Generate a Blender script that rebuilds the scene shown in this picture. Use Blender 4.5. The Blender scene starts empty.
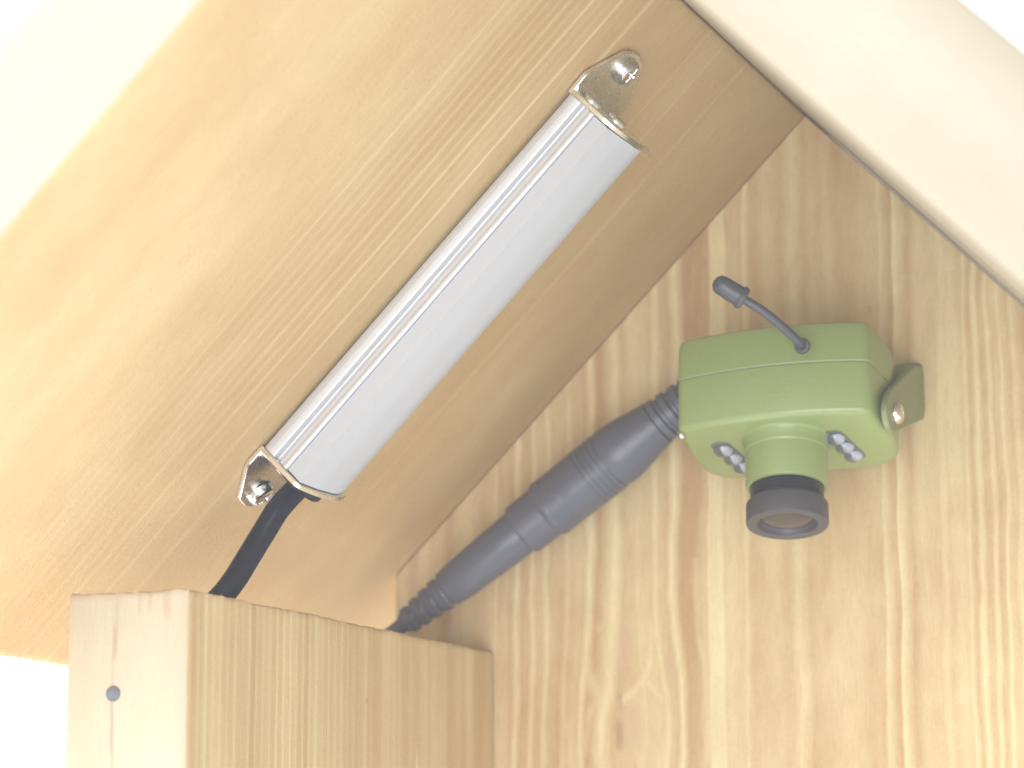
import bpy, bmesh, math, random
from mathutils import Vector, Matrix, noise
random.seed(7)
sc = bpy.context.scene
U = 0.01                                    # the scene is measured in centimetres and built in metres
# ------------------------------------------------------------------ camera
cam_d = bpy.data.cameras.new("camera"); cam = bpy.data.objects.new("camera", cam_d)
sc.collection.objects.link(cam); sc.camera = cam
PITCH, ROLL, YAW = 0.1782, 0.0016, 0.3748
Rz = Matrix.Rotation(YAW, 3, 'Z'); Rx = Matrix.Rotation(PITCH, 3, 'X'); Ry = Matrix.Rotation(ROLL, 3, 'Y')
R = Rz @ Rx @ Ry @ Matrix.Rotation(math.pi / 2, 3, 'X')
cam.matrix_world = Matrix.Translation(Vector((11.8584, -43.2945, -12.5240)) * U) @ R.to_4x4()
cam_d.sensor_width = 36; cam_d.lens = 36 * 2814 / 1024
cam_d.clip_start = 0.01; cam_d.clip_end = 50
cam_d.dof.use_dof = True; cam_d.dof.focus_distance = 0.40
cam_d.dof.aperture_fstop = (cam_d.lens / 1000) / (0.36 * U)
# ------------------------------------------------------------------ world and light
w = bpy.data.worlds.new("World"); sc.world = w; w.use_nodes = True
bg = w.node_tree.nodes['Background']; bg.inputs[0].default_value = (1, 1, 1, 1); bg.inputs[1].default_value = 1.2
sc.view_settings.view_transform = 'Standard'; sc.view_settings.look = 'None'
sc.view_settings.exposure = 0.26; sc.view_settings.gamma = 1
def area(name, loc, target, size, power, col=(1, 1, 1)):
    l = bpy.data.lights.new(name, 'AREA'); l.shape = 'SQUARE'; l.size = size * U; l.energy = power; l.color = col
    o = bpy.data.objects.new(name, l); sc.collection.objects.link(o)
    o.location = Vector(loc) * U
    o.rotation_euler = (Vector(target) - Vector(loc)).to_track_quat('-Z', 'Y').to_euler()
    return o
area("softbox_key", (-42, -56, 2), (-5, -12, -6), 35, 2.6)
area("softbox_front", (24, -95, -36), (0, 0, -5), 55, 4.6)
area("softbox_under", (-20, -34, -75), (-3, -7, -6), 45, 0.9)
area("softbox_low_left", (-25, -3, -50), (-7, -2, -7), 22, 2.3)

# ------------------------------------------------------------------ helpers
WM = {}                                     # world matrices (cm) of what has been built
def link(o): sc.collection.objects.link(o)
def put(o, M, parent):
    WM[o.name] = M
    L = (WM[parent.name].inverted() @ M) if parent else M
    L = L.copy(); L.translation = L.translation * U
    o.parent = parent; o.matrix_local = L
def thing(name, label, cat, M=Matrix(), group=None):
    o = bpy.data.objects.new(name, None); o.empty_display_size = .01; link(o); put(o, M, None)
    o['label'] = label; o['category'] = cat
    if group: o['group'] = group
    return o
def obj(name, bm, mat, parent, M=None, smooth=False, sub=0, label=None, sharp=40):
    bmesh.ops.recalc_face_normals(bm, faces=bm.faces)
    for v in bm.verts: v.co *= U
    me = bpy.data.meshes.new(name); bm.to_mesh(me); bm.free(); me.materials.append(mat)
    if smooth:
        me.polygons.foreach_set('use_smooth', [True] * len(me.polygons))
        me.set_sharp_from_angle(angle=math.radians(sharp))
    o = bpy.data.objects.new(name, me); link(o)
    put(o, M if M is not None else (WM[parent.name] if parent else Matrix()), parent)
    if sub:
        s = o.modifiers.new('sub', 'SUBSURF'); s.levels = s.render_levels = sub
    if label: o['label'] = label
    return o
def frame(o, x, y, z):                      # matrix from origin and three axes
    M = Matrix((x, y, z)).transposed().to_4x4(); M.translation = Vector(o); return M
def basis(o, zdir, up=(0, 0, 1)):
    z = Vector(zdir).normalized(); u = Vector(up)
    if abs(z.dot(u)) > .95: u = Vector((1, 0, 0))
    x = u.cross(z).normalized(); return frame(o, x, z.cross(x), z)
def lathe(prof, n=48, bm=None, M=None, rfun=None):
    bm = bm or bmesh.new(); rings = []
    for (r, z) in prof:
        ring = []
        if r < 1e-5: ring = [bm.verts.new((0, 0, z))]
        else:
            for i in range(n):
                a = 2 * math.pi * i / n; rr = r if rfun is None else rfun(r, a, z)
                ring.append(bm.verts.new((rr * math.cos(a), rr * math.sin(a), z)))
        if M is not None:
            for v in ring: v.co = M @ v.co
        rings.append(ring)
    for A, B in zip(rings, rings[1:]):
        if len(A) == 1 and len(B) == 1: continue
        for i in range(n):
            j = (i + 1) % n
            if len(A) == 1: bm.faces.new((A[0], B[j], B[i]))
            elif len(B) == 1: bm.faces.new((A[i], A[j], B[0]))
            else: bm.faces.new((A[i], A[j], B[j], B[i]))
    return bm
def fillet(pts, n=6):                       # pts (x, y, radius)
    out = []; N = len(pts)
    for i in range(N):
        p = Vector(pts[i][:2]); r = pts[i][2] if len(pts[i]) > 2 else 0
        if r <= 0: out.append(p); continue
        a = Vector(pts[i - 1][:2]) - p; b = Vector(pts[(i + 1) % N][:2]) - p
        la, lb = a.length, b.length; a.normalize(); b.normalize()
        ang = a.angle(b); d = min(r / math.tan(ang / 2), la * .49, lb * .49); r = d * math.tan(ang / 2)
        c = p + (a + b).normalized() * (r / math.sin(ang / 2))
        s = p + a * d - c; e = p + b * d - c
        t = math.pi - ang; sg = 1 if (s.x * e.y - s.y * e.x) > 0 else -1
        for k in range(n + 1):
            th = sg * t * k / n
            out.append(c + Vector((s.x * math.cos(th) - s.y * math.sin(th), s.x * math.sin(th) + s.y * math.cos(th))))
    return out
def inset(poly, d):
    N = len(poly); ar = sum(poly[i - 1].x * poly[i].y - poly[i].x * poly[i - 1].y for i in range(N)); sg = 1 if ar > 0 else -1
    out = []
    for i in range(N):
        e1 = (poly[i] - poly[i - 1]); e2 = (poly[(i + 1) % N] - poly[i])
        n1 = Vector((-e1.y, e1.x)); n2 = Vector((-e2.y, e2.x))
        if n1.length > 1e-7: n1.normalize()
        if n2.length > 1e-7: n2.normalize()
        m = n1 + n2
        if m.length < 1e-6: m = n1
        m.normalize(); out.append(poly[i] + m * d * sg / max(.5, m.dot(n1) if n1.length else 1))
    return out
def prism(poly, levels, bm=None, ax='z', cap=True):   # levels (height, inset)
    bm = bm or bmesh.new(); rings = []
    for (z, d) in levels:
        P = inset(poly, d) if d else poly; ring = []
        for q in P:
            c = {'z': (q.x, q.y, z), 'x': (z, q.x, q.y), 'y': (q.x, z, q.y)}[ax]
            ring.append(bm.verts.new(c))
        rings.append(ring)
    n = len(poly)
    for A, B in zip(rings, rings[1:]):
        for i in range(n):
            j = (i + 1) % n; bm.faces.new((A[i], A[j], B[j], B[i]))
    if cap: bm.faces.new(rings[0][::-1]); bm.faces.new(rings[-1])
    return bm
def spline(pts, n=10):
    P = [Vector(q) for q in pts]; P = [2 * P[0] - P[1]] + P + [2 * P[-1] - P[-2]]; out = []
    for i in range(1, len(P) - 2):
        for k in range(n):
            t = k / n; a, b, c, d = P[i - 1:i + 3]
            out.append(.5 * ((2 * b) + (-a + c) * t + (2 * a - 5 * b + 4 * c - d) * t * t + (-a + 3 * b - 3 * c + d) * t ** 3))
    out.append(P[-2]); return out
def tube(path, r, n=24, bm=None):
    bm = bm or bmesh.new(); rings = []; up = Vector((0, 1, 0.1)).normalized()
    for i, c in enumerate(path):
        t = (path[min(i + 1, len(path) - 1)] - path[max(i - 1, 0)]).normalized()
        x = up.cross(t).normalized(); y = t.cross(x); rr = r(i / (len(path) - 1)) if callable(r) else r
        rings.append([bm.verts.new(c + (x * math.cos(2 * math.pi * k / n) + y * math.sin(2 * math.pi * k / n)) * rr) for k in range(n)])
    for A, B in zip(rings, rings[1:]):
        for i in range(n): bm.faces.new((A[i], A[(i + 1) % n], B[(i + 1) % n], B[i]))
    bm.faces.new(rings[0][::-1]); bm.faces.new(rings[-1]); return bm
def board(x0, x1, y0, y1, z0, z1, rough=None, c=.05, step=.35, amp=.03):
    """sawn board: gridded box with softened arrises; rough = set of faces ('-x' ...) with a ragged saw cut"""
    def ticks(a, b):
        n = max(2, int((b - a - 2 * c) / step)); return [a, a + c] + [a + c + (b - a - 2 * c) * i / n for i in range(1, n)] + [b - c, b]
    X, Y, Z = ticks(x0, x1), ticks(y0, y1), ticks(z0, z1); bm = bmesh.new(); V = {}
    rough = rough or set()
    def vert(i, j, k):
        key = (i, j, k)
        if key in V: return V[key]
        p = Vector((X[i], Y[j], Z[k])); ext = [(i in (0, len(X) - 1)), (j in (0, len(Y) - 1)), (k in (0, len(Z) - 1))]
        if sum(ext) >= 2:
            m = Vector(((x0 + x1) / 2, (y0 + y1) / 2, (z0 + z1) / 2))
            for a in range(3):
                if ext[a]: p[a] += (c * .35) * (1 if m[a] > p[a] else -1)
        nz = noise.noise(p * .8) * .3 + noise.noise(p * 6.3) * .25 + noise.noise(p * 19) * .3 + (random.random() - .5) * .3
        for a, (lo, hi, idx) in enumerate(((0, len(X) - 1, i), (0, len(Y) - 1, j), (0, len(Z) - 1, k))):
            nm = 'xyz'[a]
            if idx == lo and '-' + nm in rough: p[a] += nz * amp
            if idx == hi and '+' + nm in rough: p[a] += nz * amp
        V[key] = bm.verts.new(p); return V[key]
    nx, ny, nz_ = len(X) - 1, len(Y) - 1, len(Z) - 1
    for i in range(nx):
        for j in range(ny):
            for k in (0, nz_): bm.faces.new((vert(i, j, k), vert(i + 1, j, k), vert(i + 1, j + 1, k), vert(i, j + 1, k)))
    for i in range(nx):
        for k in range(nz_):
            for j in (0, ny): bm.faces.new((vert(i, j, k), vert(i + 1, j, k), vert(i + 1, j, k + 1), vert(i, j, k + 1)))
    for j in range(ny):
        for k in range(nz_):
            for i in (0, nx): bm.faces.new((vert(i, j, k), vert(i, j + 1, k), vert(i, j + 1, k + 1), vert(i, j, k + 1)))
    return bm

# ------------------------------------------------------------------ materials
def mat(name, col, rough=.5, metal=0, spec=.5, bump=None, trans=0, coat=0, sss=0, emis=None):
    m = bpy.data.materials.new(name); m.use_nodes = True; nt = m.node_tree; b = nt.nodes['Principled BSDF']
    b.inputs['Base Color'].default_value = (*col, 1); b.inputs['Roughness'].default_value = rough
    b.inputs['Metallic'].default_value = metal; b.inputs['Specular IOR Level'].default_value = spec
    b.inputs['Transmission Weight'].default_value = trans; b.inputs['Coat Weight'].default_value = coat
    if sss: b.inputs['Subsurface Weight'].default_value = sss; b.inputs['Subsurface Radius'].default_value = (.003, .003, .003); b.inputs['Subsurface Scale'].default_value = 1
    if bump:
        tc = nt.nodes.new('ShaderNodeTexCoord'); n = nt.nodes.new('ShaderNodeTexNoise'); n.inputs['Scale'].default_value = bump[0]; n.inputs['Detail'].default_value = 4
        bp = nt.nodes.new('ShaderNodeBump'); bp.inputs['Strength'].default_value = bump[1]; bp.inputs['Distance'].default_value = .0002
        nt.links.new(tc.outputs['Object'], n.inputs['Vector']); nt.links.new(n.outputs[0], bp.inputs['Height']); nt.links.new(bp.outputs[0], b.inputs['Normal'])
        rr = nt.nodes.new('ShaderNodeMapRange'); rr.inputs[3].default_value = rough - .08; rr.inputs[4].default_value = rough + .08
        nt.links.new(n.outputs[0], rr.inputs[0]); nt.links.new(rr.outputs[0], b.inputs['Roughness'])
    return m
class NT:
    def __init__(s, m): s.t = m.node_tree
    def n(s, ty, **k):
        x = s.t.nodes.new(ty)
        for a, b in k.items(): setattr(x, a, b)
        return x
    def l(s, a, b): s.t.links.new(a, b)
    def math(s, op, a, b=0., c=None):
        x = s.n('ShaderNodeMath', operation=op)
        for i, v in enumerate((a, b, c)):
            if v is None: continue
            if isinstance(v, (int, float)): x.inputs[i].default_value = v
            else: s.l(v, x.inputs[i])
        return x.outputs[0]
    def vec(s, x, y, z):
        c = s.n('ShaderNodeCombineXYZ')
        for i, v in enumerate((x, y, z)):
            if isinstance(v, (int, float)): c.inputs[i].default_value = v
            else: s.l(v, c.inputs[i])
        return c.outputs[0]
    def noise(s, v, scale=1, detail=2, rough=.5):
        x = s.n('ShaderNodeTexNoise'); x.inputs['Scale'].default_value = scale; x.inputs['Detail'].default_value = detail; x.inputs['Roughness'].default_value = rough
        s.l(v, x.inputs['Vector']); return x.outputs[0]
    def ramp(s, v, stops, interp='LINEAR'):
        r = s.n('ShaderNodeValToRGB'); r.color_ramp.interpolation = interp; e = r.color_ramp.elements
        while len(e) < len(stops): e.new(.5)
        for el, (p, c) in zip(e, sorted(stops, key=lambda q: q[0])):
            el.position = min(1, max(0, p)); el.color = (c, c, c, 1) if isinstance(c, (int, float)) else (*c, 1)
        s.l(v, r.inputs[0]); return r.outputs[0]
    def mix(s, f, a, b, blend='MIX'):
        x = s.n('ShaderNodeMix', data_type='RGBA', blend_type=blend)
        for i, v in ((0, f), (6, a), (7, b)):
            if isinstance(v, (int, float)): x.inputs[i].default_value = v
            elif isinstance(v, tuple): x.inputs[i].default_value = (*v, 1)
            else: s.l(v, x.inputs[i])
        return x.outputs[2]
def wood(name, along, across, dark, light, lines=(), auto=(1.6, .5), fine=None, warp=.25, wig=.05, knots=(), end=False, marks=(), seed=0., fibre=.13, soft=0., fade=None, mottle=.2, slope=None, strokes=()):
    """along / across = 'X','Y','Z' of the object's own axes, in cm. lines = (centre, half width, strength) across the board"""
    m = bpy.data.materials.new(name); m.use_nodes = True; t = NT(m); b = m.node_tree.nodes['Principled BSDF']
    tc = t.n('ShaderNodeTexCoord'); mp = t.n('ShaderNodeMapping'); mp.inputs['Scale'].default_value = (100, 100, 100)
    t.l(tc.outputs['Object'], mp.inputs[0]); sp = t.n('ShaderNodeSeparateXYZ'); t.l(mp.outputs[0], sp.inputs[0])
    third = [q for q in 'XYZ' if q not in (along, across[0])][0]
    a, u, w_ = sp.outputs[along], sp.outputs[across[0]], sp.outputs[third]
    if len(across) == 2: u = t.math('ADD', sp.outputs['X'], sp.outputs['Y']); w_ = 0.
    wv = t.noise(t.vec(t.math('MULTIPLY', a, .13), t.math('MULTIPLY', u, .30), t.math('ADD', t.math('MULTIPLY', w_, .3), seed)), 1, 1.5)
    wv2 = t.noise(t.vec(t.math('MULTIPLY', a, .7), t.math('MULTIPLY', u, 1.2), t.math('ADD', w_, seed + 9)), 1, 2)
    uu = t.math('ADD', u, t.math('ADD', t.math('MULTIPLY', t.math('SUBTRACT', wv, .5), warp), t.math('MULTIPLY', t.math('SUBTRACT', wv2, .5), wig)))
    for (ku, ka, ru, ra, k) in knots:
        du = t.math('SUBTRACT', uu, ku); da = t.math('SUBTRACT', a, ka)
        g = t.math('EXPONENT', t.math('MULTIPLY', t.math('ADD', t.math('POWER', t.math('DIVIDE', du, ru), 2), t.math('POWER', t.math('DIVIDE', da, ra), 2)), -1))
        uu = t.math('SUBTRACT', uu, t.math('MULTIPLY', t.math('MULTIPLY', du, g), k))
    uu = t.math('ADD', uu, t.math('MULTIPLY', w_, .35))
    n1 = t.noise(t.vec(t.math('MULTIPLY', uu, auto[0]), t.math('MULTIPLY', a, .03), seed), 1, 2, .6)
    v = t.math('MULTIPLY', t.ramp(n1, [(.36, 0.), (.64, 1.)]), auto[1])
    if lines:
        lo, hi = min(l[0] - l[1] for l in lines) - .1, max(l[0] + l[1] for l in lines) + .1
        ls = sorted(lines)
        for ch in [ls[i:i + 10] for i in range(0, len(ls), 10)]:
            st = []
            for (c, h, s_) in ch: st += [((c - h - lo) / (hi - lo), 0.), ((c - lo) / (hi - lo), s_), ((c + h - lo) / (hi - lo), 0.)]
            st.sort(); f = t.math('DIVIDE', t.math('SUBTRACT', uu, lo), hi - lo)
            v = t.math('MAXIMUM', v, t.ramp(f, st)) if soft == 0 else t.math('ADD', v, t.ramp(f, st))
    if fine:                                  # regular narrow growth lines, (pitch cm, strength, centre, half width)
        pit, stg, fc, fh = fine
        sn = t.math('SINE', t.math('MULTIPLY', uu, 2 * math.pi / pit)); sn = t.math('POWER', t.math('MULTIPLY', t.math('ADD', sn, 1), .5), 2.5)
        mask = t.math('EXPONENT', t.math('MULTIPLY', t.math('POWER', t.math('DIVIDE', t.math('SUBTRACT', uu, fc), fh), 2), -1))
        bk = t.noise(t.vec(t.math('MULTIPLY', a, .25), t.math('MULTIPLY', uu, 2.2), seed + 4), 1, 2)
        v = t.math('ADD', v, t.math('MULTIPLY', t.math('MULTIPLY', sn, mask), t.math('MULTIPLY', bk, 2 * stg)))
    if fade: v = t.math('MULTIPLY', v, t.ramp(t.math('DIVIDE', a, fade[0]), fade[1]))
    for (u0, a0, u1, a1, hw, stg) in strokes:
        bx, by = u1 - u0, a1 - a0; bb = bx * bx + by * by
        ju = t.math('ADD', u, t.math('MULTIPLY', t.math('SUBTRACT', wv2, .5), .25))
        pu, pa = t.math('SUBTRACT', ju, u0), t.math('SUBTRACT', a, a0)
        h = t.math('DIVIDE', t.math('ADD', t.math('MULTIPLY', pu, bx), t.math('MULTIPLY', pa, by)), bb); h.node.use_clamp = True
        du, da = t.math('SUBTRACT', pu, t.math('MULTIPLY', h, bx)), t.math('SUBTRACT', pa, t.math('MULTIPLY', h, by))
        dd = t.math('SQRT', t.math('ADD', t.math('POWER', du, 2), t.math('POWER', da, 2)))
        g = t.n('ShaderNodeMapRange', interpolation_type='SMOOTHSTEP'); t.l(dd, g.inputs[0])
        for i_, x_ in enumerate((0., hw * 1.5, stg, 0.)): g.inputs[i_ + 1].default_value = x_
        v = t.math('MAXIMUM', v, g.outputs[0])
    if slope:                                # paler sapwood towards one edge of the board
        q = t.n('ShaderNodeMapRange', interpolation_type='SMOOTHSTEP'); t.l(u, q.inputs[0])
        for i_, x_ in enumerate((slope[0], slope[1], slope[2], 0.)): q.inputs[i_ + 1].default_value = x_
        v = t.math('ADD', v, q.outputs[0])
    # cloudy wear and stain
    bl = t.noise(t.vec(t.math('MULTIPLY', a, .35), t.math('MULTIPLY', u, .8), seed + 2), 1, 3, .55)
    v = t.math('ADD', v, t.math('MULTIPLY', t.math('SUBTRACT', bl, .5), .75))
    mt = t.noise(t.vec(t.math('MULTIPLY', a, 1.6), t.math('MULTIPLY', u, 3.4), t.math('MULTIPLY', w_, 3.4)), 1, 4, .7)
    v = t.math('ADD', v, t.math('MULTIPLY', t.math('SUBTRACT', mt, .5), mottle))
    v.node.use_clamp = True
    col = t.mix(v, dark, light)
    fb = t.noise(t.vec(t.math('MULTIPLY', a, 2.2), t.math('MULTIPLY', u, 38), t.math('MULTIPLY', w_, 38)), 1, 3, .6)
    gr = t.noise(t.vec(t.math('MULTIPLY', a, 16), t.math('MULTIPLY', u, 26), t.math('MULTIPLY', w_, 26)), 1, 2, .7)
    sh = t.math('ADD', t.math('MULTIPLY', fb, .6), t.math('MULTIPLY', gr, .4))
    col = t.mix(1., col, t.ramp(sh, [(.3, 1 - fibre * 1.6), (.7, 1 + 0.)]), 'MULTIPLY')
    for (mu, ma, ru, ra, c, stg) in marks:     # pin knots, cracks and stains with a shape of their own
        jit = t.noise(t.vec(t.math('MULTIPLY', a, 1.1), t.math('MULTIPLY', u, .9), seed + 7), 1, 1)
        uj = t.math('ADD', u, t.math('MULTIPLY', t.math('SUBTRACT', jit, .5), min(.18, ra * .25)))
        d = t.math('ADD', t.math('POWER', t.math('ABSOLUTE', t.math('DIVIDE', t.math('SUBTRACT', uj, mu), ru)), 2.), t.math('POWER', t.math('ABSOLUTE', t.math('DIVIDE', t.math('SUBTRACT', a, ma), ra)), 4.))
        f = t.math('MULTIPLY', t.ramp(d, [(0., 1.), (.2, .7), (.55, .25), (1., 0.)]), stg)
        col = t.mix(f, col, c)
    t.l(col, b.inputs['Base Color']); b.inputs['Roughness'].default_value = .62; b.inputs['Specular IOR Level'].default_value = .3
    bp = t.n('ShaderNodeBump'); bp.inputs['Strength'].default_value = .5; bp.inputs['Distance'].default_value = .0004
    t.l(t.math('ADD', sh, t.math('MULTIPLY', v, .15)), bp.inputs['Height']); t.l(bp.outputs[0], b.inputs['Normal'])
    return m

wl = [(-5.5, .07, .7), (-5.34, .06, .5), (-5.12, .09, .8), (-4.83, .08, .7), (-4.59, .09, .7), (-4.23, .09, .6), (-3.83, .12, .9), (-3.38, .24, .9),
      (-3.0, .12, .7), (-2.67, .12, .9), (-2.32, .13, 1.), (-1.72, .22, .9), (-1.46, .2, .95), (-1.1, .16, .9), (-.75, .14, .5), (-.26, .22, .75),
      (1.13, .16, .8), (1.36, .22, 1.), (2.15, .17, .8), (2.53, .07, .8), (2.71, .08, 1.), (2.92, .08, 1.), (3.1, .08, 1.), (3.3, .2, .8), (3.75, .08, .8), (4.1, .1, .8), (4.6, .1, .8)]
WL = [(c_, h_ * 1.35, s_ * .92) for c_, h_, s_ in wl]
# pale grain curling round the knot: strokes (u0, a0, u1, a1, half width, strength)
STROKES = ((-2.52, -7.48, -2.72, -8.29, 0.12, 0.45), (-2.72, -8.29, -2.79, -8.88, 0.14, 0.60), (-2.79, -8.88, -2.95, -9.23, 0.16, 0.70), (-2.95, -9.23, -3.33, -9.53, 0.13, 0.61), (-2.81, -9.22, -2.56, -9.52, 0.13, 0.68), (-2.56, -9.52, -2.47, -9.94, 0.10, 0.60), (-2.47, -9.94, -2.59, -10.53, 0.10, 0.45), (-3.84, -8.49, -3.79, -9.11, 0.09, 0.38), (-3.79, -9.11, -3.64, -9.44, 0.13, 0.49), (-3.64, -9.44, -3.82, -9.76, 0.12, 0.45), (-3.82, -9.76, -3.92, -10.36, 0.09, 0.34), (-3.38, -7.20, -3.42, -7.85, 0.18, 0.45), (-3.42, -7.85, -3.53, -8.31, 0.13, 0.41), (-1.96, -7.26, -1.92, -8.56, 0.08, 0.41), (-1.92, -8.56, -1.80, -9.52, 0.09, 0.56), (-1.80, -9.52, -1.75, -10.60, 0.10, 0.60))
KNOT = ((-3.09, -9.84, 0.32, 0.35, (.52, .36, .235), .45), (-3.25, -8.67, 0.22, 0.45, (.52, .36, .235), .45), (-2.40, -8.99, 0.13, 0.40, (.52, .36, .235), .45))
M_back = wood('back_wall_pine', 'Z', 'X', (.50, .325, .155), (.79, .67, .39), WL, auto=(1.2, .6), warp=.35, wig=.14, mottle=.55, strokes=STROKES, fibre=.13,
              knots=((-3.05, -10.0, .75, 1.1, .75), (-2.5, -7.4, .5, 1.6, -.25)), seed=3.,
              marks=KNOT + ((-3.3, -9.5, .07, .16, (.34, .24, .16), .6), (-3.32, -10.05, .1, .3, (.30, .19, .12), .6), (1.0, -3.35, .06, .1, (.38, .27, .18), .6), (1.75, -7.6, .02, .3, (.4, .3, .2), .3)))
rl = [(-7.22, .10, .6), (-7.93, .06, .7), (-8.60, .05, .7), (-9.15, .05, .4), (-10.5, .04, .3), (-5.0, .05, .35), (-4.3, .05, .3), (-3.2, .08, .3)]
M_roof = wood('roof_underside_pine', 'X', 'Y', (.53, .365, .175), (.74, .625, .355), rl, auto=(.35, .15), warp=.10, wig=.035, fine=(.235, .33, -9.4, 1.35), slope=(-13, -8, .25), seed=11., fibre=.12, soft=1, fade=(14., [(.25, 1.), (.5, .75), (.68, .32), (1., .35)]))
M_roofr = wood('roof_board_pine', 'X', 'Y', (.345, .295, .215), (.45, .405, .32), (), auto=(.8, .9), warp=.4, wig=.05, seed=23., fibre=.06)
M_side = wood('side_wall_pine', 'Z', 'XY', (.54, .375, .19), (.75, .625, .36), (), auto=(2.2, .5), fine=(.21, .35, -13.5, 3.5), warp=.15, wig=.05, seed=31., fibre=.13,
              marks=((-10.6, -9.75, .035, .05, (.3, .2, .13), .7), (-8.7, -11.2, .07, 1.0, (.74, .64, .43), .8), (-17.30, -12.5, .03, 4.1, (.30, .21, .15), .5), (-17.29, -9.3, .05, .3, (.30, .21, .15), .5), (-17.31, -10.4, .045, .5, (.32, .24, .18), .5),
                     (-17.26, -8.9, .06, .4, (.42, .31, .22), .5), (-16.55, -8.75, .10, .35, (.42, .30, .20), .45), (-16.8, -8.7, .05, .25, (.42, .30, .20), .5), (-16.95, -8.7, .04, .3, (.42, .30, .20), .45), (-17.9, -8.62, .3, .12, (.42, .30, .20), .35), (-16.9, -8.62, .7, .10, (.42, .30, .20), .4)))
SIDE_MARKS = ((-10.6, -9.75, .035, .05, (.3, .2, .13), .7), (-8.7, -11.2, .07, 1.0, (.74, .64, .43), .8), (-17.30, -12.5, .03, 4.1, (.30, .21, .15), .5), (-17.29, -9.3, .05, .3, (.30, .21, .15), .5), (-17.31, -10.4, .045, .5, (.32, .24, .18), .5),
                     (-17.26, -8.9, .06, .4, (.42, .31, .22), .5), (-16.55, -8.75, .10, .35, (.42, .30, .20), .45), (-16.8, -8.7, .05, .25, (.42, .30, .20), .5), (-16.95, -8.7, .04, .3, (.42, .30, .20), .45), (-17.9, -8.62, .3, .12, (.42, .30, .20), .35), (-16.9, -8.62, .7, .10, (.42, .30, .20), .4))
M_side_edge = wood('side_wall_sawn_edge', 'Z', 'XY', (.49, .405, .285), (.56, .49, .37), (), auto=(1.2, .6), warp=.15, wig=.05, seed=41., fibre=.08, marks=SIDE_MARKS)
M_edge = wood('roof_sawn_edge', 'X', 'Z', (.42, .385, .315), (.47, .44, .375), (), auto=(.8, .6), warp=.2, wig=.05, seed=51., fibre=.06)
M_al = mat('satin_aluminium', (.60, .62, .66), .38, .35, bump=(900, .08))
M_dif = mat('milky_diffuser', (.49, .515, .56), .55, 0, spec=.12)
M_zinc = mat('zinc_plate', (.86, .87, .88), .27, 1, bump=(700, .04))
M_screw = mat('nickel_screw', (.66, .65, .63), .24, 1)
M_blk = mat('black_cable_pvc', (.003, .004, .014), .26, 0, spec=.1, bump=(300, .1))
M_gland = mat('black_grommet', (.004, .006, .009), .4, spec=.3)
M_gry = mat('grey_rubber', (.085, .09, .118), .34, 0, bump=(500, .3))
M_ring = mat('lens_ring_plastic', (.06, .056, .064), .42, 0, bump=(900, .15))
M_grn = mat('green_paint', (.235, .305, .115), .33, 0, bump=(1100, .25), coat=.15)
M_grn2 = mat('green_bracket_paint', (.195, .235, .105), .42, 0, bump=(1100, .3))
M_dark = mat('dark_recess', (.12, .13, .13), .3)
M_glass = mat('lens_glass', (.07, .055, .045), .12, 0, spec=.3)
M_led = mat('clear_led', (.66, .74, .86), .04, 0, trans=.95)
M_chip = mat('led_reflector', (.9, .9, .92), .4, 0)
M_aer = mat('aerial_rubber', (.06, .064, .08), .38, 0, bump=(900, .4))
M_nail = mat('nail_steel', (.13, .14, .155), .55, .4)

# ------------------------------------------------------------------ the birdhouse
A = 0.7843; ca, sa = math.cos(A), math.sin(A)
T, TW, WI, HW, YW, YF = 1.72, 1.8, 5.487, 8.634, 10.735, 16.15
bh = thing('birdhouse', 'open gabled pine birdhouse with stained boards, seen from below the roof', 'birdhouse', Matrix.Translation((0, -5, -22)))
ML = frame((0, 0, 0), Vector((-ca, 0, -sa)), Vector((0, 1, 0)), Vector((-ca, 0, -sa)).cross(Vector((0, 1, 0))))
# local axes of the left roof: x down the slope, y depth, z towards the inside of the house
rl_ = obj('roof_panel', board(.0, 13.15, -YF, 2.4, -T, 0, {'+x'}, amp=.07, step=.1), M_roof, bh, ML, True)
MR = frame((0, 0, 0), Vector((ca, 0, -sa)), Vector((0, -1, 0)), Vector((ca, 0, -sa)).cross(Vector((0, -1, 0))))
obj('roof_panel', board(-T - .0, 13.15, -2.4, YF, -T, -.01, {'+x', '-x'}, amp=.05, step=.4), M_roofr, bh, MR, True)
def edge_material(o, m, axis, sign):
    o.data.materials.append(m)
    for p in o.data.polygons:
        if p.normal[axis] * sign > .55: p.material_index = 1
edge_material(rl_, M_edge, 1, -1)
# back wall: pentagon cut to the roof
WO = WI + TW
bm = bmesh.new(); g = .024
outl = [(-WO, -22), (-WO, -WO * sa / ca - g), (0, -g), (WO, -WO * sa / ca - g), (WO, -22)]
prism([Vector(q) for q in outl], [(0.0, .008), (.008, 0), (1.77, 0), (1.8, .03)], bm, 'y')
obj('back_wall', bm, M_back, bh, Matrix())
# side wall with its nail
sw = obj('side_wall', board(-WO, -WI, -YW, -.03, -22, -HW, {'+z'}, amp=.055, step=.08, c=.04), M_side, bh, Matrix(), True)
edge_material(sw, M_side_edge, 1, -1)
bm = lathe([(0, .016), (.085, .014), (.1, .006), (.105, -.01), (.10, -.05), (0, -.05)], 24, None, Matrix.Rotation(math.pi / 2, 4, 'X'))
obj('nail', bm, M_nail, sw, Matrix.Translation((-6.58, -YW - .01, -9.97)), True)

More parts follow.
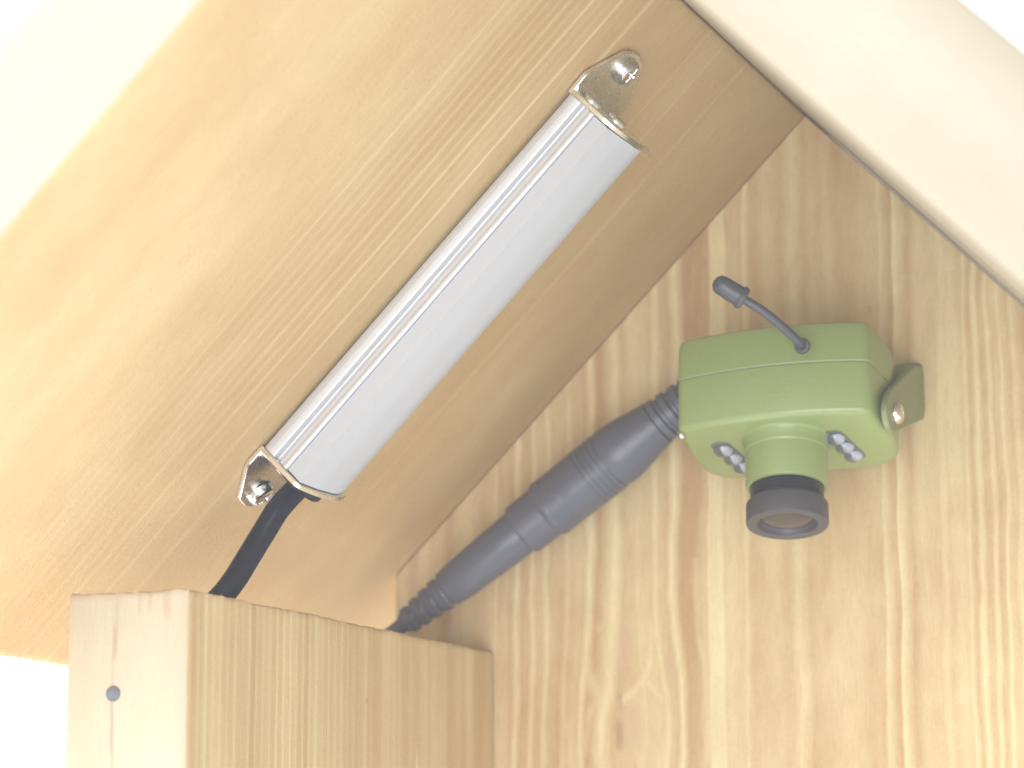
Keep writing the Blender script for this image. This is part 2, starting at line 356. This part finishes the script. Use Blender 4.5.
# ------------------------------------------------------------------ the light bar under the roof
SY = -6.50
def MLo(s, y, h): return ML @ Matrix.Translation((s, y, h))
lb = thing('light_bar', 'slim silver aluminium light bar with milky white cover, screwed slantwise under the sloping roof', 'light bar', MLo(5.4, SY, 0))
MB = MLo(5.37, SY, 0) @ Matrix.Rotation(0.012, 4, 'Z')
half = 3.36
sec = [(-.80, .06, 0), (-.80, .08, .01), (-.825, .09, .02), (-.835, .17, .05), (-.825, .27, .02), (-.79, .285, .01), (-.72, .30, .02), (-.72, .37, .02), (-.79, .385, .01),
       (-.805, .40, .01), (-.80, .46, .01), (-.83, .475, .02), (-.83, .53, .02), (-.80, .55, .01), (.80, .55, .01), (.83, .53, .02), (.83, .475, .02), (.80, .46, .01), (.79, .385, .01),
       (.72, .37, .02), (.72, .30, .02), (.79, .285, .01), (.825, .27, .02), (.835, .17, .05), (.825, .09, .02), (.80, .08, .01), (.80, .06, 0)]
obj('housing', prism(fillet(sec, 3), [(-half, 0), (half, 0)], ax='x'), M_al, lb, MB, True, sharp=50)
dsec = [(-.785, .555, .01), (-.80, .84, 0), (-.3, .90, 1.5), (.35, .90, 1.2), (.80, .76, .22), (.785, .555, .01)]
obj('diffuser', prism(fillet(dsec, 8), [(-half + .01, 0), (half - .01, 0)], ax='x'), M_dif, lb, MB, True, sharp=30)
def pan_head(r, hgt=.62, sq=6):
    bm = bmesh.new(); n = 72; K = 26; rings = []
    for k in range(K + 1):
        q = k / K; ring = []
        for i in range(n if k else 1):
            a = 2 * math.pi * i / n + .4; x, y = q * math.cos(a), q * math.sin(a)
            z = hgt * (1 - q ** sq) ** .5 if q < 1 else 0
            c = min(abs(x), abs(y)); o_ = max(abs(x), abs(y))
            dep = max(0, min(1, (.15 - c) / .05)) * max(0, min(1, (.62 - o_) / .12))
            ring.append(bm.verts.new((x * r, y * r, r * (z - .34 * dep))))
        rings.append(ring)
    rings.append([bm.verts.new((v.co.x, v.co.y, -.01)) for v in rings[-1]])
    for i in range(n): bm.faces.new((rings[0][0], rings[1][i], rings[1][(i + 1) % n]))
    for A_, B_ in zip(rings[1:], rings[2:]):
        for i in range(n): bm.faces.new((A_[i], B_[i], B_[(i + 1) % n], A_[(i + 1) % n]))
    return bm
def bracket(sg):
    # local: x outward from the bar end, y across, z off the roof
    M = MB @ Matrix.Translation((sg * (half + .005), 0, 0)) @ (Matrix() if sg > 0 else Matrix.Rotation(math.pi, 4, 'Z'))
    k = 1 if sg > 0 else -1
    fl = [(.0, -.86, .0), (.36, -.88, .15), (.93, -.36, .22), (1.03, .0, .5), (.93, .36, .22), (.36, .88, .15), (.0, .86, .0)]
    b = bmesh.new()
    prism(fillet(fl, 8), [(.012, .015), (.03, 0), (.075, 0), (.09, .015)], b)
    ep = [(-.86, .03, .03), (-.865, .26, .1), (-.835, .80, .06), (-.80, .88, .05), (-.3, .955, 1.5), (.35, .955, 1.2), (.835, .84, .2), (.865, .26, .1), (.86, .03, .03)]
    prism(fillet(ep, 6), [(0, .012), (.014, 0), (.066, 0), (.08, .012)], b, 'x')
    # inner bend fillet
    bend = [(.07, .08), (.17, .08), (.13, .10), (.10, .13), (.08, .18)]
    prism([Vector(q) for q in bend], [(-.82, 0), (.82, 0)], b, 'y')
    br = obj('mounting_bracket', b, M_zinc, lb, M, True, sharp=35)
    def scr(px, py, pz, axis, r, name, hg=.62):
        Ms = M @ basis((px, py, pz), axis)
        pb = pan_head(r, hg, 14 if r < .19 else 6)
        s = obj(name, pb, M_screw, br, Ms, True, sharp=35)
        return s
    scr(.72, 0.02, .085, (0, 0, 1) if sg < 0 else (.2, .05, 1), .215, 'screw', .65)
    if sg < 0:
        scr(.08, .50, .24, (1, 0, 0), .165, 'screw', .5); scr(.08, -.02, .50, (1, 0, 0), .165, 'screw', .5)
    else:
        scr(.08, -.52, .36, (1, 0, 0), .13, 'screw')
    return M
bracket(-1); MBt = bracket(1)
gl = lathe([(.15, 0), (.35, .0), (.36, .03), (.36, .13), (.335, .16), (.24, .17), (.20, .20), (.17, .20)], 40)
G0 = MBt @ Matrix.Translation((.08, .03, .50))
obj('cable_grommet', gl, M_gland, lb, G0 @ Matrix.Rotation(math.pi / 2, 4, 'Y'), True)
p0 = G0 @ Vector((-.02, 0, 0)); p1 = G0 @ Vector((.20, 0, -.01))
cp = [p0, p1, (-6.24, -6.60, -7.02), (-6.45, -6.65, -7.36), (-6.65, -6.75, -7.74), (-6.83, -6.87, -8.10), (-7.05, -6.95, -8.38), (-7.42, -7.0, -8.62), (-7.62, -7.0, -9.3), (-7.7, -7.0, -13)]
obj('power_cable', tube(spline(cp, 10), .178, 28), M_blk, lb, Matrix(), True)

# ------------------------------------------------------------------ the small camera on the back wall
D_, R_ = None, (Matrix.Rotation(0.063, 3, 'Z') @ Matrix.Rotation(-0.248, 3, 'X') @ Matrix.Rotation(-0.049, 3, 'Y'))
MC = R_.to_4x4(); MC.translation = Vector((0.208, -2.905, -5.578))
wc = thing('camera', 'small olive green box camera with stubby aerial and lens, bracketed to the back wall', 'camera', MC)
W, D, H = 3.0, 2.09, 1.56; hx = W / 2
pl = [(-hx, 0, .2)] + [(hx * (k / 6), -.20 * (1 - (k / 6) ** 2), .0) for k in range(-5, 6)] + [(hx - .03, 0, .48), (hx + .15, D * .5, 1.6), (hx + .08, D + .05, .75), (-hx + .05, D, .8), (-hx - .03, D * .5, 1.2)]
plan = fillet(pl, 8)
obj('body_shell', prism(plan, [(0, .12), (.012, .07), (.04, .025), (.09, 0), (.835, 0), (.85, .012)]), M_grn, wc, MC, True, sharp=35)
obj('seam_gasket', prism(plan, [(.845, .02), (.87, .02)]), mat('pale_seam', (.30, .33, .27), .4), wc, MC)
capo = obj('body_cap', prism(plan, [(.865, .012), (.88, 0), (H - .16, 0), (H - .06, .03), (H - .01, .10), (H, .2)]), M_grn, wc, MC, True, sharp=35)
# lens barrel pointing down
ML_ = MC @ Matrix.Translation((.035, .72, 0)) @ Matrix.Rotation(math.pi, 4, 'X')
obj('lens_barrel', lathe([(.74, -.03), (.68, .005), (.65, .04), (.645, .19), (.64, .215), (.63, .225), (.628, .24), (.63, .75), (.615, .79), (.57, .80), (.555, .77), (.55, .6)], 64), M_grn, wc, ML_, True, sharp=50)
thr = [(.52, .6)]
z = .78
while z < 1.03: thr += [(.53, z), (.56, z + .015), (.56, z + .025), (.53, z + .045)]; z += .05
thr += [(.53, 1.05)]
lr = obj('lens_thread', lathe(thr, 64), mat('threaded_metal', (.06, .06, .08), .2, .7), wc, ML_, True, sharp=20)
rg = obj('lens_ring', lathe([(.50, 1.02), (.58, 1.025), (.615, 1.06), (.625, 1.09), (.625, 1.35), (.615, 1.385), (.59, 1.392), (.475, 1.39), (.455, 1.375), (.44, 1.30), (.42, 1.28), (.40, 1.26)], 64), M_ring, wc, ML_, True, sharp=35)
obj('lens_glass', lathe([(.43, 1.275), (.36, 1.32), (.25, 1.35), (.12, 1.368), (0, 1.37)], 48), M_glass, rg, ML_, True)
# two slots with three clear leds each
for (cx, cy, an) in ((-.90, 1.14, 1.38), (.86, 1.10, 1.38)):
    Ms = MC @ Matrix.Translation((cx, cy, 0)) @ Matrix.Rotation(math.pi, 4, 'X') @ Matrix.Rotation(-an, 4, 'Z')
    sl = [(-.60, -.155, .15), (.60, -.155, .15), (.60, .155, .15), (-.60, .155, .15)]
    P = fillet(sl, 8)
    b = bmesh.new(); prism(P, [(-.03, 0), (.014, 0), (.02, .01), (.02, .035), (.004, .04)], b)
    wn = obj('led_window', b, M_dark, wc, Ms, True, sharp=40)
    for i in (-1, 0, 1):
        Mi = Ms @ Matrix.Translation((i * .36, 0, .0))
        obj('led', lathe([(.15, .0), (.15, .025), (.14, .07), (.108, .11), (.058, .13), (0, .136)], 32), M_led, wn, Mi, True)
        Mr = Mi @ Matrix.Translation((.02, .045, 0))
        obj('led_reflector', lathe([(.095, .012), (.07, .045), (.03, .065), (0, .07)], 20, rfun=lambda r, a, z_: r * (1 + .25 * math.cos(2 * a))), M_chip, wn, Mr, True)
# aerial
an_pts = [(.72, -2.95, -4.47), (.69, -3.22, -4.42), (.56, -3.45, -4.27), (.33, -3.68, -4.05), (.06, -3.85, -3.86)]
asp = spline(an_pts, 10)
an = obj('aerial', tube(asp, .07, 20), M_aer, wc, Matrix(), True)
d = (asp[-1] - asp[-3]).normalized()
obj('aerial_tip', lathe([(.07, -.02), (.165, 0), (.18, .03), (.18, .07), (.155, .10), (.155, .12), (.15, .40), (.13, .47), (.07, .52), (0, .535)], 32, rfun=lambda r_, a, z_: r_ * (1 + .03 * math.cos(12 * a)) if .1 < z_ < .42 else r_), M_aer, an, basis(asp[-1], d), True, sharp=45)
obj('aerial_collar', lathe([(.07, .0), (.12, .0), (.125, .03), (.11, .06), (.07, .065)], 28), mat('black_collar', (.05, .05, .06), .4), an, basis((.715, -3.03, -4.47), (0, -1, -.1)), True)
# bracket: back plate on the wall and an arm beside the body
arm = [(-.02, -4.36, .12), (-.45, -4.40, .08), (-.80, -4.50, .1), (-2.25, -5.10, .25), (-2.62, -5.45, .4), (-2.25, -5.76, .35), (-.35, -5.26, .3), (-.02, -5.15, .25)]
b = bmesh.new(); prism(fillet(arm, 8), [(1.76, .015), (1.775, 0), (1.845, 0), (1.86, .015)], b, 'x')
bp_ = [(.35, -5.2, .05), (1.84, -5.2, .05), (1.84, -4.29, .05), (.35, -4.29, .05)]
prism(fillet(bp_, 3), [(-.11, .012), (-.10, 0), (-.01, 0)], b, 'y')
cb = obj('wall_bracket', b, M_grn2, wc, Matrix(), True, sharp=35)
pb = lathe([(0, .02), (.05, .02), (.06, .10), (.12, .095), (.15, .07), (.17, .02), (.17, 0), (0, 0)], 32)
obj('bracket_screw', pb, mat('brass_nickel_screw', (.76, .71, .64), .2, 1), cb, basis((1.86, -1.95, -5.40), (1, 0, 0)), True, sharp=35)
obj('hinge_pin', lathe([(.09, 0), (.09, .35)], 20), M_screw, cb, basis((1.55, -1.98, -5.40), (1, 0, 0)), True)
obj('vent_pin', lathe([(0, .01), (.03, .008), (.035, 0)], 12), mat('dark_pin', (.03, .03, .03), .5), wc, basis(MC @ Vector((hx + .035, .55, .52)), MC.to_3x3() @ Vector((1, 0, 0))), True)
obj('case_screw', lathe([(0, .05), (.05, .045), (.08, .0)], 16), M_screw, wc, basis(MC @ Vector((-hx + .02, .18, .02)), MC.to_3x3() @ Vector((-1, -.3, -.6))), True)

# ------------------------------------------------------------------ the inline connector leaning on the back wall
c0 = Vector((-4.68, -.8, -6.73)); e1 = Vector((-1.88, -.8, -4.81)); e0 = Vector((-6.88, -.8, -8.29)); ax = (e1 - e0).normalized()
MP = basis(c0, ax, (0, 1, 0))
pc = thing('cable_connector', 'thick dark grey rubber inline cable connector running diagonally across the back wall', 'connector', MP)
soc = [(.30, -.02), (.43, -.02), (.45, .02), (.455, .50), (.485, .53), (.50, .58)]
for k in range(4): z = .60 + k * .09; soc += [(.50, z), (.50, z + .05), (.494, z + .06), (.494, z + .08)]
soc += [(.50, 1.0), (.505, 1.22), (.505, 1.32)]
for k in range(5): z = 1.38 + k * .10; soc += [(.51, z), (.51, z + .05), (.495, z + .06), (.495, z + .09)]
soc += [(.515, 1.95), (.51, 2.1), (.455, 2.45), (.40, 2.75), (.385, 2.85)]
obj('socket_body', lathe([(a_, b_) for a_, b_ in soc] + [(.3, 2.86)], 56), M_gry, pc, MP, True, sharp=22)
def relief(z0, z1, r0, r1, n):
    pr = [(r0 - .08, z0)]; st = (z1 - z0) / n
    for k in range(n):
        z = z0 + k * st; r = r0 + (r1 - r0) * k / (n - 1); s = 1 if st > 0 else -1
        pr += [(r - .02, z + st * .04), (r, z + st * .12), (r, z + st * .60), (r - .02, z + st * .68), (r - .05, z + st * .72), (r - .05, z + st * .97)]
    return lathe(pr + [(.1, z1)], 44)
obj('strain_relief', relief(2.85, 4.15, .375, .30, 6), M_gry, pc, MP, True, sharp=30)
obj('plug_body', lathe([(.3, -.03), (.375, -.03), (.385, -.08), (.38, -.5), (.36, -.9), (.345, -1.3), (.325, -1.5), (.2, -1.52)], 48), M_gry, pc, MP, True, sharp=35)
obj('strain_relief', relief(-1.47, -2.55, .315, .23, 5), M_gry, pc, MP, True, sharp=30)
tip = MP @ Vector((0, 0, -2.3)); hd = MP @ Vector((0, 0, 4.1))
obj('cord', tube(spline([tip, MP @ Vector((0, 0, -2.75)), MP @ Vector((.0, 0, -3.1)), (-7.55, -.85, -8.95), (-7.7, -.9, -9.6), (-7.7, -1, -13)], 8), .13, 18), M_gry, pc, Matrix(), True)
obj('cord', tube(spline([hd, MP @ Vector((0, 0, 4.5)), (-.75, -.55, -4.35), (-.3, -.45, -4.6)], 8), .12, 18), M_gry, pc, Matrix(), True)

# ------------------------------------------------------------------ pale haze in the air
bm = bmesh.new(); bmesh.ops.create_cube(bm, size=1)
for v in bm.verts: v.co = Vector((v.co.x * 44 + 2, v.co.y * 56 - 20.5, v.co.z * 46 - 11))
mh = bpy.data.materials.new('haze_air'); mh.use_nodes = True; mh.node_tree.nodes.clear()
pv = mh.node_tree.nodes.new('ShaderNodeVolumePrincipled'); ou = mh.node_tree.nodes.new('ShaderNodeOutputMaterial')
pv.inputs['Color'].default_value = (.93, .95, 1., 1); pv.inputs['Density'].default_value = .13
mh.node_tree.links.new(pv.outputs[0], ou.inputs['Volume'])
hz = obj('haze', bm, mh, None); hz['kind'] = 'stuff'
hz['label'] = 'faint pale haze in front of the whole scene'; hz['category'] = 'haze'
